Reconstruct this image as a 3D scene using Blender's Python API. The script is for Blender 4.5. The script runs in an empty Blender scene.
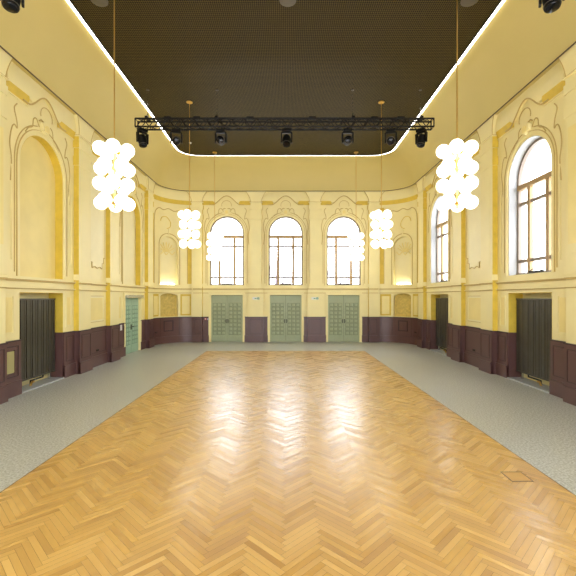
import bpy, bmesh, math, random
from math import sin, cos, pi, sqrt, radians
from mathutils import Vector, Matrix
random.seed(7)
S = bpy.context.scene
C = S.collection

# ------------------------------------------------------------------ dimensions (metres)
WX = 6.6          # half width between the side walls
WY = 21.07        # back wall
RC = 1.7          # plan radius of the rounded corners
Y0 = -4.0         # rear of the hall, behind the camera
HW = 8.0          # wall height to the cove
HC = 9.47         # flat ceiling
EYE = 2.4
DADO = 1.35
OPEN_TOP = 2.52

# ------------------------------------------------------------------ materials
def mat(name, col, rough=.6, metal=0., spec=.5, noise=0., nscale=3., bump=0., bscale=40., emit=None, estr=0., coat=0.):
    m = bpy.data.materials.new(name); m.use_nodes = True
    nt = m.node_tree; b = nt.nodes['Principled BSDF']
    b.inputs['Base Color'].default_value = (*col, 1)
    b.inputs['Roughness'].default_value = rough
    b.inputs['Metallic'].default_value = metal
    b.inputs['Specular IOR Level'].default_value = spec
    b.inputs['Coat Weight'].default_value = coat
    if emit:
        b.inputs['Emission Color'].default_value = (*emit, 1)
        b.inputs['Emission Strength'].default_value = estr
    if noise or bump:
        tc = nt.nodes.new('ShaderNodeTexCoord')
    if noise:
        n = nt.nodes.new('ShaderNodeTexNoise'); n.inputs['Scale'].default_value = nscale
        n.inputs['Detail'].default_value = 4
        nt.links.new(tc.outputs['Object'], n.inputs['Vector'])
        r = nt.nodes.new('ShaderNodeMapRange')
        r.inputs[1].default_value = .3; r.inputs[2].default_value = .7
        r.inputs[3].default_value = 1 - noise; r.inputs[4].default_value = 1 + noise
        nt.links.new(n.outputs['Fac'], r.inputs[0])
        mx = nt.nodes.new('ShaderNodeVectorMath'); mx.operation = 'SCALE'
        mx.inputs[0].default_value = col
        nt.links.new(r.outputs[0], mx.inputs['Scale'])
        nt.links.new(mx.outputs[0], b.inputs['Base Color'])
    if bump:
        n2 = nt.nodes.new('ShaderNodeTexNoise'); n2.inputs['Scale'].default_value = bscale
        nt.links.new(tc.outputs['Object'], n2.inputs['Vector'])
        bp = nt.nodes.new('ShaderNodeBump'); bp.inputs['Strength'].default_value = bump
        bp.inputs['Distance'].default_value = .01
        nt.links.new(n2.outputs['Fac'], bp.inputs['Height'])
        nt.links.new(bp.outputs[0], b.inputs['Normal'])
    return m

CREAM = mat('cream_wall_paint', (.88, .78, .40), .5, noise=.03, nscale=1.5, bump=.05)
LINE = mat('shadow_line_ochre', (.55, .40, .13), .6)  # thin shadows along the mouldings, put into the paint as dark ochre
COVE_SHADE = mat('cornice_shadow_strip', (.10, .065, .03), .6)  # dark tone painted in for the shadow under the cove edge
OCHRE = mat('ochre_paint', (.72, .52, .06), .55, noise=.08, nscale=5)
GOLD_YELLOW = mat('yellow_panel_paint', (.88, .74, .30), .5, noise=.04, nscale=2)
PALE = mat('pale_cream_paint', (.88, .80, .47), .5, noise=.02)
COVE = mat('cove_paint', (.62, .51, .19), .6, noise=.02, nscale=.8)
DAMASK = mat('ochre_plaster_relief', (.66, .50, .13), .5, noise=.16, nscale=9, bump=.6, bscale=12)
PLUM = mat('plum_dado_paint', (.112, .052, .048), .38, noise=.08, nscale=2)
PLUM_D = mat('plum_dark_line', (.045, .02, .022), .45)
GREEN = mat('sage_door_paint', (.35, .40, .25), .45, noise=.05)
GREEN_D = mat('sage_door_groove', (.15, .18, .10), .55)
TEAL = mat('teal_door_paint', (.34, .50, .36), .45, noise=.05)
TEAL_D = mat('teal_door_groove', (.12, .22, .14), .55)
BROWNF = mat('ochre_window_wood', (.42, .28, .12), .5)
GREYF = mat('grey_window_frame', (.24, .19, .15), .5)
BLACK = mat('black_metal', (.004, .004, .004), .5, spec=.25)
BLACKG = mat('black_gloss', (.006, .006, .008), .15, spec=.3)
TRUSSM = mat('black_truss_tube', (.006, .0055, .005), .45, spec=.3)
BRASS = mat('brushed_brass', (.72, .48, .14), .3, metal=.9)
BRONZE = mat('bronze_radiator', (.085, .075, .055), .35, metal=.35, noise=.1, nscale=3)
BRONZE_D = mat('bronze_radiator_gap', (.02, .018, .014), .6)
STEEL = mat('satin_steel', (.62, .64, .66), .25, metal=.9)
WHITE = mat('white_plastic', (.8, .8, .78), .4)
SIGNG = mat('exit_sign_green', (.02, .30, .12), .4)
RED = mat('red_plastic', (.7, .08, .03), .4)
PINK = mat('lilac_grey_plastic', (.45, .42, .55), .4)
DARKP = mat('dark_outlet_plastic', (.01, .009, .009), .5)
SLAB = mat('grey_stone_sill', (.42, .44, .46), .4, noise=.08, nscale=8)
GLOBE = mat('opal_glass_lit', (.9, .9, .88), .15, emit=(1., .96, .86), estr=1.15)
LED = mat('led_light', (.9, .9, .9), .4, emit=(1., .97, .92), estr=3.)
NLED = mat('niche_light_lens', (.9, .9, .9), .4, emit=(1., .93, .8), estr=5.)
DISC = mat('grey_ceiling_disc', (.12, .105, .08), .5)
BARK = mat('pale_bark', (.16, .13, .17), .9, noise=.2, nscale=5)
SNOW = mat('pale_paving', (.7, .7, .7), .9)
PALEBRICK = mat('pale_facade', (.75, .72, .70), .9)

def glass_material():
    m = bpy.data.materials.new('window_glass'); m.use_nodes = True
    nt = m.node_tree; nt.nodes.clear()
    o = nt.nodes.new('ShaderNodeOutputMaterial')
    mx = nt.nodes.new('ShaderNodeMixShader'); t = nt.nodes.new('ShaderNodeBsdfTransparent')
    g = nt.nodes.new('ShaderNodeBsdfGlossy'); g.inputs['Roughness'].default_value = .02
    t.inputs['Color'].default_value = (.96, .97, 1, 1)
    mx.inputs[0].default_value = .06; nt.links.new(t.outputs[0], mx.inputs[1])
    nt.links.new(g.outputs[0], mx.inputs[2]); nt.links.new(mx.outputs[0], o.inputs[0])
    return m
GLASS = glass_material()

def mesh_ceiling_material():
    m = bpy.data.materials.new('expanded_metal_ceiling'); m.use_nodes = True
    nt = m.node_tree; b = nt.nodes['Principled BSDF']
    N = nt.nodes.new; L = nt.links.new
    tc = N('ShaderNodeTexCoord'); sx = N('ShaderNodeSeparateXYZ'); L(tc.outputs['Object'], sx.inputs[0])
    def mth(op, a, bb=None):
        n = N('ShaderNodeMath'); n.operation = op
        for i, v in enumerate((a, bb)):
            if v is None: continue
            if isinstance(v, (int, float)): n.inputs[i].default_value = v
            else: L(v, n.inputs[i])
        return n.outputs[0]
    a = mth('COSINE', mth('MULTIPLY', sx.outputs[0], 2 * pi / .10))
    c = mth('COSINE', mth('MULTIPLY', sx.outputs[1], 2 * pi / .14))
    v = mth('MULTIPLY', a, c)
    hole = mth('GREATER_THAN', mth('ABSOLUTE', v), .20)
    mx = N('ShaderNodeMix'); mx.data_type = 'RGBA'
    mx.inputs[6].default_value = (.15, .11, .03, 1); mx.inputs[7].default_value = (.010, .007, .003, 1)
    L(hole, mx.inputs[0]); L(mx.outputs[2], b.inputs['Base Color'])
    b.inputs['Roughness'].default_value = .6; b.inputs['Specular IOR Level'].default_value = .2
    return m
MESHC = mesh_ceiling_material()

def parquet_material():
    m = bpy.data.materials.new('oak_herringbone'); m.use_nodes = True
    nt = m.node_tree; b = nt.nodes['Principled BSDF']; N = nt.nodes.new; L = nt.links.new
    vc = N('ShaderNodeVertexColor'); vc.layer_name = 'plank'
    uv = N('ShaderNodeUVMap'); uv.uv_map = 'plank_uv'
    mp = N('ShaderNodeMapping'); mp.inputs['Scale'].default_value = (2.2, 34, 1); L(uv.outputs[0], mp.inputs[0])
    n = N('ShaderNodeTexNoise'); n.inputs['Scale'].default_value = 3; n.inputs['Detail'].default_value = 6
    n.inputs['Roughness'].default_value = .6; L(mp.outputs[0], n.inputs['Vector'])
    sp = N('ShaderNodeSeparateColor'); L(vc.outputs['Color'], sp.inputs[0])
    ad = N('ShaderNodeMath'); ad.operation = 'MULTIPLY_ADD'; ad.inputs[1].default_value = .38; L(n.outputs['Fac'], ad.inputs[0])
    sc = N('ShaderNodeMath'); sc.operation = 'MULTIPLY'; sc.inputs[1].default_value = .80; L(sp.outputs[0], sc.inputs[0])
    L(sc.outputs[0], ad.inputs[2])
    cr = N('ShaderNodeValToRGB'); e = cr.color_ramp.elements
    e[0].position = .0; e[0].color = (.40, .20, .045, 1)
    e[1].position = 1.0; e[1].color = (.72, .45, .13, 1)
    k = cr.color_ramp.elements.new(.5); k.color = (.57, .325, .075, 1)
    L(ad.outputs[0], cr.inputs[0]); L(cr.outputs[0], b.inputs['Base Color'])
    mr = N('ShaderNodeMapRange'); mr.inputs[3].default_value = .22; mr.inputs[4].default_value = .36
    L(sp.outputs[1], mr.inputs[0]); L(mr.outputs[0], b.inputs['Roughness'])
    b.inputs['Specular IOR Level'].default_value = .75
    b.inputs['Coat Weight'].default_value = .5; b.inputs['Coat Roughness'].default_value = .42
    tc = N('ShaderNodeTexCoord')
    n2 = N('ShaderNodeTexNoise'); n2.inputs['Scale'].default_value = 9; L(tc.outputs['Object'], n2.inputs['Vector'])
    bp = N('ShaderNodeBump'); bp.inputs['Strength'].default_value = .12; bp.inputs['Distance'].default_value = .01
    L(n2.outputs['Fac'], bp.inputs['Height']); L(bp.outputs[0], b.inputs['Normal'])
    return m
PARQUET = parquet_material()

def terrazzo_material():
    m = bpy.data.materials.new('grey_speckled_floor'); m.use_nodes = True
    nt = m.node_tree; b = nt.nodes['Principled BSDF']; N = nt.nodes.new; L = nt.links.new
    tc = N('ShaderNodeTexCoord')
    n = N('ShaderNodeTexNoise'); n.inputs['Scale'].default_value = 34; n.inputs['Detail'].default_value = 5
    L(tc.outputs['Object'], n.inputs['Vector'])
    cr = N('ShaderNodeValToRGB'); e = cr.color_ramp.elements
    e[0].position = .40; e[0].color = (.33, .34, .30, 1)
    e[1].position = .60; e[1].color = (.60, .62, .60, 1)
    L(n.outputs['Fac'], cr.inputs[0]); L(cr.outputs[0], b.inputs['Base Color'])
    b.inputs['Roughness'].default_value = .36
    b.inputs['Specular IOR Level'].default_value = .7
    return m
TERR = terrazzo_material()

# ------------------------------------------------------------------ mesh helper
class MB:
    def __init__(s): s.v = []; s.f = []; s.m = []; s.mats = []
    def mi(s, m):
        if m not in s.mats: s.mats.append(m)
        return s.mats.index(m)
    def face(s, pts, m, idx=None):
        k = len(s.v); s.v += [tuple(p) for p in pts]; s.f.append(list(range(k, k + len(pts)))); s.m.append(s.mi(m))
    def hexa(s, p, m, mf=None, mside=None):
        # p: 8 points: bottom ring 0-3, top ring 4-7 ; face 0-1-5-4 is the 'front'
        k = len(s.v); s.v += [tuple(q) for q in p]
        mf = mf or m; mside = mside or m
        for q, mm in (((0, 3, 2, 1), m), ((4, 5, 6, 7), m), ((0, 1, 5, 4), mf), ((1, 2, 6, 5), mside), ((2, 3, 7, 6), m), ((3, 0, 4, 7), mside)):
            s.f.append([k + i for i in q]); s.m.append(s.mi(mm))
    def box(s, x0, x1, y0, y1, z0, z1, m):
        s.hexa([(x0, y0, z0), (x1, y0, z0), (x1, y1, z0), (x0, y1, z0), (x0, y0, z1), (x1, y0, z1), (x1, y1, z1), (x0, y1, z1)], m)
    def tube(s, pts, r, m, n=6, closed=False):
        pts = [Vector(p) for p in pts]; N = len(pts); base = len(s.v)
        up = None
        for i, p in enumerate(pts):
            a = pts[i - 1] if (i > 0 or closed) else p
            b = pts[(i + 1) % N] if (i < N - 1 or closed) else p
            t = (b - a).normalized()
            if up is None:
                up = Vector((0, 0, 1)) if abs(t.z) < .9 else Vector((1, 0, 0))
            x = t.cross(up)
            if x.length < 1e-4: x = t.cross(Vector((0, 1, .1)))
            x.normalize(); y = x.cross(t).normalized(); up = y
            rr = r[i] if isinstance(r, (list, tuple)) else r
            for k in range(n):
                a2 = 2 * pi * k / n
                s.v.append(tuple(p + x * cos(a2) * rr + y * sin(a2) * rr))
        for i in range(N if closed else N - 1):
            j = (i + 1) % N
            for k in range(n):
                l = (k + 1) % n
                s.f.append([base + i * n + k, base + i * n + l, base + j * n + l, base + j * n + k]); s.m.append(s.mi(m))
        if not closed:
            s.f.append([base + k for k in range(n)][::-1]); s.m.append(s.mi(m))
            s.f.append([base + (N - 1) * n + k for k in range(n)]); s.m.append(s.mi(m))
    def lathe(s, prof, m, n=20, M=None):
        # prof: (r, z) list, axis z ; M optional matrix
        M = M or Matrix.Identity(4); base = len(s.v)
        for r, z in prof:
            for k in range(n):
                a = 2 * pi * k / n
                s.v.append(tuple(M @ Vector((r * cos(a), r * sin(a), z))))
        for i in range(len(prof) - 1):
            for k in range(n):
                l = (k + 1) % n
                s.f.append([base + i * n + k, base + i * n + l, base + (i + 1) * n + l, base + (i + 1) * n + k]); s.m.append(s.mi(m))
        s.f.append([base + k for k in range(n)][::-1]); s.m.append(s.mi(m))
        s.f.append([base + (len(prof) - 1) * n + k for k in range(n)]); s.m.append(s.mi(m))
    def build(s, name, parent=None, smooth=False, origin=None, bevel=0):
        me = bpy.data.meshes.new(name)
        o3 = Vector(origin) if origin is not None else Vector((0, 0, 0))
        me.from_pydata([tuple(Vector(p) - o3) for p in s.v], [], s.f)
        for m in s.mats: me.materials.append(m)
        me.polygons.foreach_set('material_index', s.m)
        bm = bmesh.new(); bm.from_mesh(me)
        bmesh.ops.remove_doubles(bm, verts=bm.verts, dist=1e-5)
        bmesh.ops.recalc_face_normals(bm, faces=bm.faces)
        bm.to_mesh(me); bm.free()
        if smooth:
            me.polygons.foreach_set('use_smooth', [True] * len(me.polygons))
            me.set_sharp_from_angle(angle=radians(40))
        o = bpy.data.objects.new(name, me); C.objects.link(o)
        if parent is not None: o.parent = parent
        o.location = o3
        if bevel:
            b = o.modifiers.new('bevel', 'BEVEL'); b.width = bevel; b.segments = 2; b.limit_method = 'ANGLE'
        return o

def tag(o, label, cat, group=None, kind=None):
    o['label'] = label; o['category'] = cat
    if group: o['group'] = group
    if kind: o['kind'] = kind
    return o
def struct(o, label=None, cat=None):
    o['kind'] = 'structure'
    if label: o['label'] = label
    if cat: o['category'] = cat
    return o
def empty(name, loc=(0, 0, 0), rz=0):
    o = bpy.data.objects.new(name, None); C.objects.link(o); o.location = loc; o.rotation_euler = (0, 0, rz)
    o.empty_display_size = .1
    return o

# ------------------------------------------------------------------ wall coordinate systems: (s along the wall, d into the room, z)
def PL(s, d, z): return (-WX + d, s, z)
def PR(s, d, z): return (WX - d, s, z)
def PB(s, d, z): return (s, WY - d, z)
def PCL(s, d, z):
    a = s / RC; return (-(WX - RC) - (RC - d) * cos(a), WY - RC + (RC - d) * sin(a), z)
def PCR(s, d, z):
    x, y, z = PCL(s, d, z); return (-x, y, z)
ARC = RC * pi / 2
YS = WY - RC      # side walls end
XS = WX - RC      # back wall half length

def wbox(m, P, s0, s1, d0, d1, z0, z1, mt, mside=None, seg=None):
    if seg is None: seg = max(1, int(abs(s1 - s0) / .12)) if P in (PCL, PCR) else 1
    for i in range(seg):
        a = s0 + (s1 - s0) * i / seg; b = s0 + (s1 - s0) * (i + 1) / seg
        m.hexa([P(a, d1, z0), P(b, d1, z0), P(b, d0, z0), P(a, d0, z0), P(a, d1, z1), P(b, d1, z1), P(b, d0, z1), P(a, d0, z1)], mt, mside=mside)

def strip(m, P, ss, lo, hi, d0, d1, mt, dlo=None):
    """solid between curves lo(s) and hi(s); d1 front depth (dlo: depth of the lower front edge)"""
    if dlo is None: dlo = d1
    for a, b in zip(ss[:-1], ss[1:]):
        m.hexa([P(a, dlo, lo(a)), P(b, dlo, lo(b)), P(b, d0, lo(b)), P(a, d0, lo(a)),
                P(a, d1, hi(a)), P(b, d1, hi(b)), P(b, d0, hi(b)), P(a, d0, hi(a))], mt)

def frange(a, b, n): return [a + (b - a) * i / n for i in range(n + 1)]
def arch_samples(c, w, n=20): return [c - w * cos(pi * i / n) for i in range(n + 1)]

class Opening:
    def __init__(s, c, w, zb, zs, rise=0., back=None, inner=None):
        s.c, s.w, s.zb, s.zs, s.rise = c, w, zb, zs, rise
        s.back = back          # depth of a closed back (blind niche) or None
        s.inner = inner
    def top(s, x):
        if s.rise <= 0: return s.zs
        u = min(1, abs(x - s.c) / s.w)
        return s.zs + s.rise * sqrt(max(0, 1 - u * u))

def wall_mesh(m, P, s0, s1, z1, ops, thick=.45, mt=CREAM, curved=False):
    cuts = {round(s0, 5), round(s1, 5)}
    for o in ops:
        if o.rise > 0: cuts |= {round(x, 5) for x in arch_samples(o.c, o.w)}
        cuts |= {round(o.c - o.w, 5), round(o.c + o.w, 5)}
    if curved: cuts |= {round(x, 5) for x in frange(s0, s1, 28)}
    cs = sorted(cuts)
    cs = [x for i, x in enumerate(cs) if i == 0 or x - cs[i - 1] > 1e-4]
    for a, b in zip(cs[:-1], cs[1:]):
        mid = (a + b) / 2
        act = sorted([o for o in ops if o.c - o.w < mid < o.c + o.w], key=lambda o: o.zb)
        la, lb = 0, 0
        for o in act + [None]:
            ha, hb = (o.zb, o.zb) if o else (z1, z1)
            if ha - la > 1e-4 or hb - lb > 1e-4:
                m.hexa([P(a, 0, la), P(b, 0, lb), P(b, -thick, lb), P(a, -thick, la),
                        P(a, 0, ha), P(b, 0, hb), P(b, -thick, hb), P(a, -thick, ha)], mt)
            if o:
                la, lb = o.top(a), o.top(b)
                if o.back is not None:
                    m.hexa([P(a, -o.back, o.zb), P(b, -o.back, o.zb), P(b, -thick, o.zb), P(a, -thick, o.zb),
                            P(a, -o.back, la), P(b, -o.back, lb), P(b, -thick, lb), P(a, -thick, la)], o.inner or mt)

def molding(m, P, pts, r, mt, d=0., n=6, closed=False):
    m.tube([P(s, d, z) for s, z in pts], r, mt, n=n, closed=closed)

def frame_rect(m, P, s0, s1, z0, z1, d, t, h, mt):
    """raised rectangular frame of bar width t and projection h"""
    wbox(m, P, s0, s1, d, d + h, z0, z0 + t, mt); wbox(m, P, s0, s1, d, d + h, z1 - t, z1, mt)
    wbox(m, P, s0, s0 + t, d, d + h, z0 + t, z1 - t, mt); wbox(m, P, s1 - t, s1, d, d + h, z0 + t, z1 - t, mt)

# ------------------------------------------------------------------ bay plan
SB = [10.75, 17.0]              # side bays in view
SBX = [-1.75, 4.5] + SB         # plus unseen near bays, added for the daylight of their right windows
BB = [-3.14, 0.0, 3.10]         # back wall bays
WHW = .91; ZSILL = 3.02; ZSPR = 5.81
NW = .96                        # side niche half width

# ---- side walls
def side_wall(P, name, real_windows):
    ops = []
    for i, c in enumerate(SBX):
        if real_windows: ops.append(Opening(c, .95, ZSILL, ZSPR - .04, .95))
        else: ops.append(Opening(c, .95, ZSILL - .1, ZSPR - .04, .95, back=.22, inner=GOLD_YELLOW if i < 3 else PALE))
        if (not real_windows) and i == 3:
            ops.append(Opening(c, .84, 0, 2.46, 0, back=.30, inner=GREEN_D))
        else:
            ops.append(Opening(c, NW, 0, OPEN_TOP, 0, back=.42, inner=CREAM))
    m = MB(); wall_mesh(m, P, Y0, YS, HW + .1, ops, thick=.5)
    return struct(m.build(name))
side_wall(PL, 'wall_left', False)
side_wall(PR, 'wall_right', True)

# ---- back wall
m = MB()
ops = []
for c in BB:
    ops.append(Opening(c, WHW, ZSILL, ZSPR, WHW)); ops.append(Opening(c, .86, 0, 2.5, 0, back=.35, inner=GREEN_D))
wall_mesh(m, PB, -XS, XS, HW + .1, ops, thick=.5)
struct(m.build('wall_back'))
# ---- rounded corners
for P, nm in ((PCL, 'wall_back_left'), (PCR, 'wall_back_right')):
    m = MB()
    cc = ARC * .50
    ops = [Opening(cc, .50, 3.05, 5.05, .50, back=.26, inner=PALE), Opening(cc, .50, DADO + .02, 2.42, .16, back=.30, inner=DAMASK)]
    wall_mesh(m, P, 0, ARC, HW + .1, ops, thick=.5, curved=True)
    struct(m.build(nm))
# ---- unseen rear wall, with windows added to light the hall
def PF(s, d, z): return (s, Y0 + d, z)
m = MB(); FB = [-4.8, -2.4, 0, 2.4, 4.8]
wall_mesh(m, PF, -WX - .5, WX + .5, HC + .3, [Opening(c, 1.0, .5, 6.4, 1.0) for c in FB], thick=.3); struct(m.build('wall_front'))

# ------------------------------------------------------------------ floor
PX = 3.49; PY1 = 17.55; PY0 = Y0
m = MB()
m.box(-WX - .55, WX + .55, Y0 - .3, WY + .55, -.2, 0, TERR)
struct(m.build('floor'))
W_, n_ = .064, 8
bm = bmesh.new(); col = bm.loops.layers.float_color.new('plank'); uvl = bm.loops.layers.uv.new('plank_uv')
r2 = 1 / sqrt(2)
def plank(u0, u1, v0, v1, horiz):
    def tr(u, v):
        return ((u - v) * r2 * W_, (u + v) * r2 * W_)
    pts = [tr(u0, v0), tr(u1, v0), tr(u1, v1), tr(u0, v1)]
    cx = sum(p[0] for p in pts) / 4; cy = sum(p[1] for p in pts) / 4
    if abs(cx) > PX + .3 or cy < PY0 - .3 or cy > PY1 + .3: return
    vs = [bm.verts.new((p[0], p[1], .004)) for p in pts]
    f = bm.faces.new(vs)
    c = (min(1, max(0, random.gauss(.5, .24))), random.random(), random.random(), 1)
    o = random.random() * 50, random.random() * 50
    loc = [(0, 0), (n_, 0), (n_, 1), (0, 1)] if horiz else [(0, 0), (0, 1), (n_, 1), (n_, 0)]
    for l, q in zip(f.loops, loc):
        l[col] = c; l[uvl].uv = (q[0] * W_ + o[0], q[1] * W_ + o[1])
g = .02
for k in range(-120, 560):
    for j in range(-12, 13):
        a, b = k + j * n_, k - j * n_
        plank(a + g, a + n_ - g, b + g, b + 1 - g, True)
        plank(a + n_ + g, a + n_ + 1 - g, b + 1 - n_ + g, b + 1 - g, False)
for co, no in (((-PX, 0, 0), (-1, 0, 0)), ((PX, 0, 0), (1, 0, 0)), ((0, PY1, 0), (0, 1, 0)), ((0, PY0, 0), (0, -1, 0))):
    bmesh.ops.bisect_plane(bm, geom=bm.verts[:] + bm.edges[:] + bm.faces[:], plane_co=co, plane_no=no, clear_outer=True)
me = bpy.data.meshes.new('parquet'); bm.to_mesh(me); bm.free(); me.materials.append(PARQUET)
GROUT = mat('parquet_joint', (.16, .08, .025), .5)
po = bpy.data.objects.new('floor_parquet', me); C.objects.link(po); struct(po)
for p in me.polygons:
    pass
mb = MB(); mb.box(-PX - .018, PX + .018, PY0, PY1 + .018, .0, .003, GROUT)
struct(mb.build('floor_parquet_bed'))

# ------------------------------------------------------------------ ceiling: cove, mesh panel, light strip
def ring(d, R, z, n=14):
    """open plan loop of a rounded hall outline offset by d, corner radius R, from the rear left round to the rear right"""
    x = WX - d; y = WY - d
    pts = [(-x, Y0, z)] + [(-x, yy, z) for yy in (4, 12)]
    for i in range(n + 1):
        a = pi / 2 * i / n; pts.append((-(x - R) - R * cos(a), y - R + R * sin(a), z))
    for i in range(n + 1):
        a = pi / 2 * (1 - i / n); pts.append(((x - R) + R * cos(a), y - R + R * sin(a), z))
    pts += [(x, yy, z) for yy in (12, 4)] + [(x, Y0, z)]
    return pts
D0, D1 = .24, 1.41
m = MB(); loops = []
loops.append(ring(-.3, RC + .3, HW)); loops.append(ring(D0, RC - D0, HW)); loops.append(ring(D0, RC - D0, HW + .05))
NP = 14
for i in range(NP + 1):
    t = i / NP * pi / 2
    # quarter ellipse: steep at the wall, flattening towards the panel
    d = D0 + .0 + (D1 - .04 - D0) * (1 - cos(t)) ** .92
    z = HW + .05 + (HC - HW - .03) * sin(t)
    R = (RC - D0) + (.92 - (RC - D0)) * (i / NP)
    loops.append(ring(d, R, z))
base = [len(m.v)]
for lp in loops:
    m.v += lp
n = len(loops[0]); ci = m.mi(COVE); oi = m.mi(OCHRE)
for i in range(len(loops) - 1):
    for k in range(n - 1):
        m.f.append([i * n + k, i * n + k + 1, (i + 1) * n + k + 1, (i + 1) * n + k]); m.m.append(ci)
ceil = struct(m.build('ceiling', smooth=True))
def loop_fill(name, lp, mt, th=.04, kind=True):
    m = MB(); m.v += lp + [(x, y, z + th) for x, y, z in lp]; n = len(lp)
    m.f.append(list(range(n))); m.m.append(m.mi(mt)); m.f.append(list(range(n, 2 * n))[::-1]); m.m.append(0)
    for k in range(n):
        l = (k + 1) % n; m.f.append([k, l, n + l, n + k]); m.m.append(0)
    return m.build(name)
struct(loop_fill('ceiling_mesh_panel', ring(D1 + .06, .86, HC - .03), MESHC))
struct(loop_fill('ceiling_slab', ring(D0 - .1, 1.2, HC + .12), COVE))
m = MB()
a, b = ring(D1 + .10, .82, HC - .05), ring(D1 + .06, .86, HC - .05)
a2, b2 = ring(D1 + .10, .82, HC - .02), ring(D1 + .06, .86, HC - .02)
for k in range(len(a) - 1):
    m.hexa([a[k], a[k + 1], b[k + 1], b[k], a2[k], a2[k + 1], b2[k + 1], b2[k]], BLACK)
struct(m.build('trim_1'), 'thin dark metal edge round the mesh ceiling panel')
m = MB()
a, b = ring(D1 + .05, .87, HC - .035), ring(D1 - .022, .942, HC - .035)
a2, b2 = ring(D1 + .05, .87, HC - .015), ring(D1 - .022, .942, HC - .015)
for k in range(len(a) - 1):
    m.hexa([a[k], a[k + 1], b[k + 1], b[k], a2[k], a2[k + 1], b2[k + 1], b2[k]], LED)
tag(m.build('light_strip'), 'bright white light strip running round the edge of the dark ceiling', 'light strip')

# ------------------------------------------------------------------ wall dressing
TR = [1]
def trim(m, label=None, smooth=False):
    TR[0] += 1
    return struct(m.build('trim_%d' % TR[0], smooth=smooth), label)

def hump(x, c):
    u = abs(x - c)
    if u > .72: return 7.30
    return 7.30 + .47 * (.5 + .5 * cos(pi * u / .72)) ** .8

def bay_dressing(P, c, half, scale_w=.91, zb=ZSILL, big=True):
    """frieze with ogee hump, ochre cavetto bands, archivolt and scroll mouldings of one arched bay"""
    m = MB()
    ss = sorted(set([c - half, c + half] + [c + x for x in frange(-.72, .72, 24)]))
    strip(m, P, ss, lambda s: hump(s, c) + (.2 if abs(s - c) >= .7199 else .2 * min(1, (abs(s - c) / .72) ** 6)), lambda s: HW, 0, .09, CREAM)
    # ochre undercut bands
    for a, b in ((c - half, c - .66), (c + .66, c + half)):
        strip(m, P, [a, b], lambda s: 7.30, lambda s: 7.50, 0, .088, OCHRE, dlo=.012)
        wbox(m, P, a, b, 0, .03, 7.27, 7.30, CREAM)
    w = scale_w
    # hump rim
    molding(m, P, [(c + x, hump(c + x, c) - .0) for x in frange(-.95, .95, 30)], .02, LINE, d=.09)
    # small inner hump scroll
    molding(m, P, [(c + .26 * cos(t), 7.28 + .24 * sin(t)) for t in frange(-.3, pi + .3, 14)], .012, LINE, d=.095)
    # archivolt: flat raised band with a rounded rim
    def band(r0, r1, dd, mt):
        aa = frange(0, pi, 28)
        for t0, t1 in zip(aa[:-1], aa[1:]):
            q = lambda r, t: (c - r * cos(t), ZSPR - .02 + r * sin(t))
            (s0, z0), (s1, z1), (s2, z2), (s3, z3) = q(r0, t0), q(r0, t1), q(r1, t1), q(r1, t0)
            m.hexa([P(s0, dd, z0), P(s1, dd, z1), P(s1, 0, z1), P(s0, 0, z0), P(s3, dd, z3), P(s2, dd, z2), P(s2, 0, z2), P(s3, 0, z3)], mt)
        for sg in (-1, 1):
            a, b = sorted((c + sg * r0, c + sg * r1)); wbox(m, P, a, b, 0, dd, zb, ZSPR - .02, mt)
    band(w + .035, w + .11, .035, CREAM)
    band(w + .11, w + .128, .02, LINE)
    molding(m, P, [(c - w - .20, zb + .1), (c - w - .20, ZSPR)] + [(c - (w + .20) * cos(t), ZSPR + (w + .2) * sin(t)) for t in frange(.1, pi / 2 - .22, 10)], .014, LINE, d=.005)
    molding(m, P, [(c + w + .20, zb + .1), (c + w + .20, ZSPR)] + [(c + (w + .20) * cos(t), ZSPR + (w + .2) * sin(t)) for t in frange(.1, pi / 2 - .22, 10)], .014, LINE, d=.005)
    # S scrolls flanking the arch, rising to the hump
    for sg in (-1, 1):
        pts = [(w + .34, 5.2), (w + .30, 5.7), (w + .36, 6.1), (w + .30, 6.45), (w + .20, 6.6), (w + .10, 6.55), (w + .12, 6.75), (w + .2, 7.0), (w + .1, 7.15)]
        molding(m, P, smooth_pts([(c + sg * x * (half / 1.35 if half < 1.3 else 1), z) for x, z in pts]), .016, LINE, d=.002)
        pts = [(.18, 6.95), (.30, 7.12), (.42, 7.05), (.46, 6.85), (.62, 6.75), (.74, 6.6)]
        molding(m, P, smooth_pts([(c + sg * x, z) for x, z in pts]), .016, LINE, d=.002)
    # keystone cartouche
    ss2 = frange(c - .15, c + .15, 10)
    strip(m, P, ss2, lambda s: ZSPR + w + .05 + .08 * abs(s - c) / .15, lambda s: ZSPR + w + .30 + .08 * cos((s - c) / .15 * pi / 2), 0, .10, CREAM)
    strip(m, P, frange(c - .08, c + .08, 6), lambda s: ZSPR + w + .11, lambda s: ZSPR + w + .24 + .05 * cos((s - c) / .08 * pi / 2), .1, .13, GOLD_YELLOW)
    # little curled brow above the keystone
    molding(m, P, [(c - .22, ZSPR + w + .34), (c - .14, ZSPR + w + .40), (c, ZSPR + w + .37), (c + .14, ZSPR + w + .40), (c + .22, ZSPR + w + .34)], .02, LINE, d=.03)
    return m

def smooth_pts(p, k=5):
    out = []
    for i in range(len(p) - 1):
        p0 = p[max(0, i - 1)]; p1 = p[i]; p2 = p[i + 1]; p3 = p[min(len(p) - 1, i + 2)]
        for j in range(k):
            t = j / k
            out.append(tuple(.5 * ((2 * p1[q]) + (-p0[q] + p2[q]) * t + (2 * p0[q] - 5 * p1[q] + 4 * p2[q] - p3[q]) * t * t + (-p0[q] + 3 * p1[q] - 3 * p2[q] + p3[q]) * t ** 3) for q in (0, 1)))
    out.append(p[-1]); return out

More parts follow.
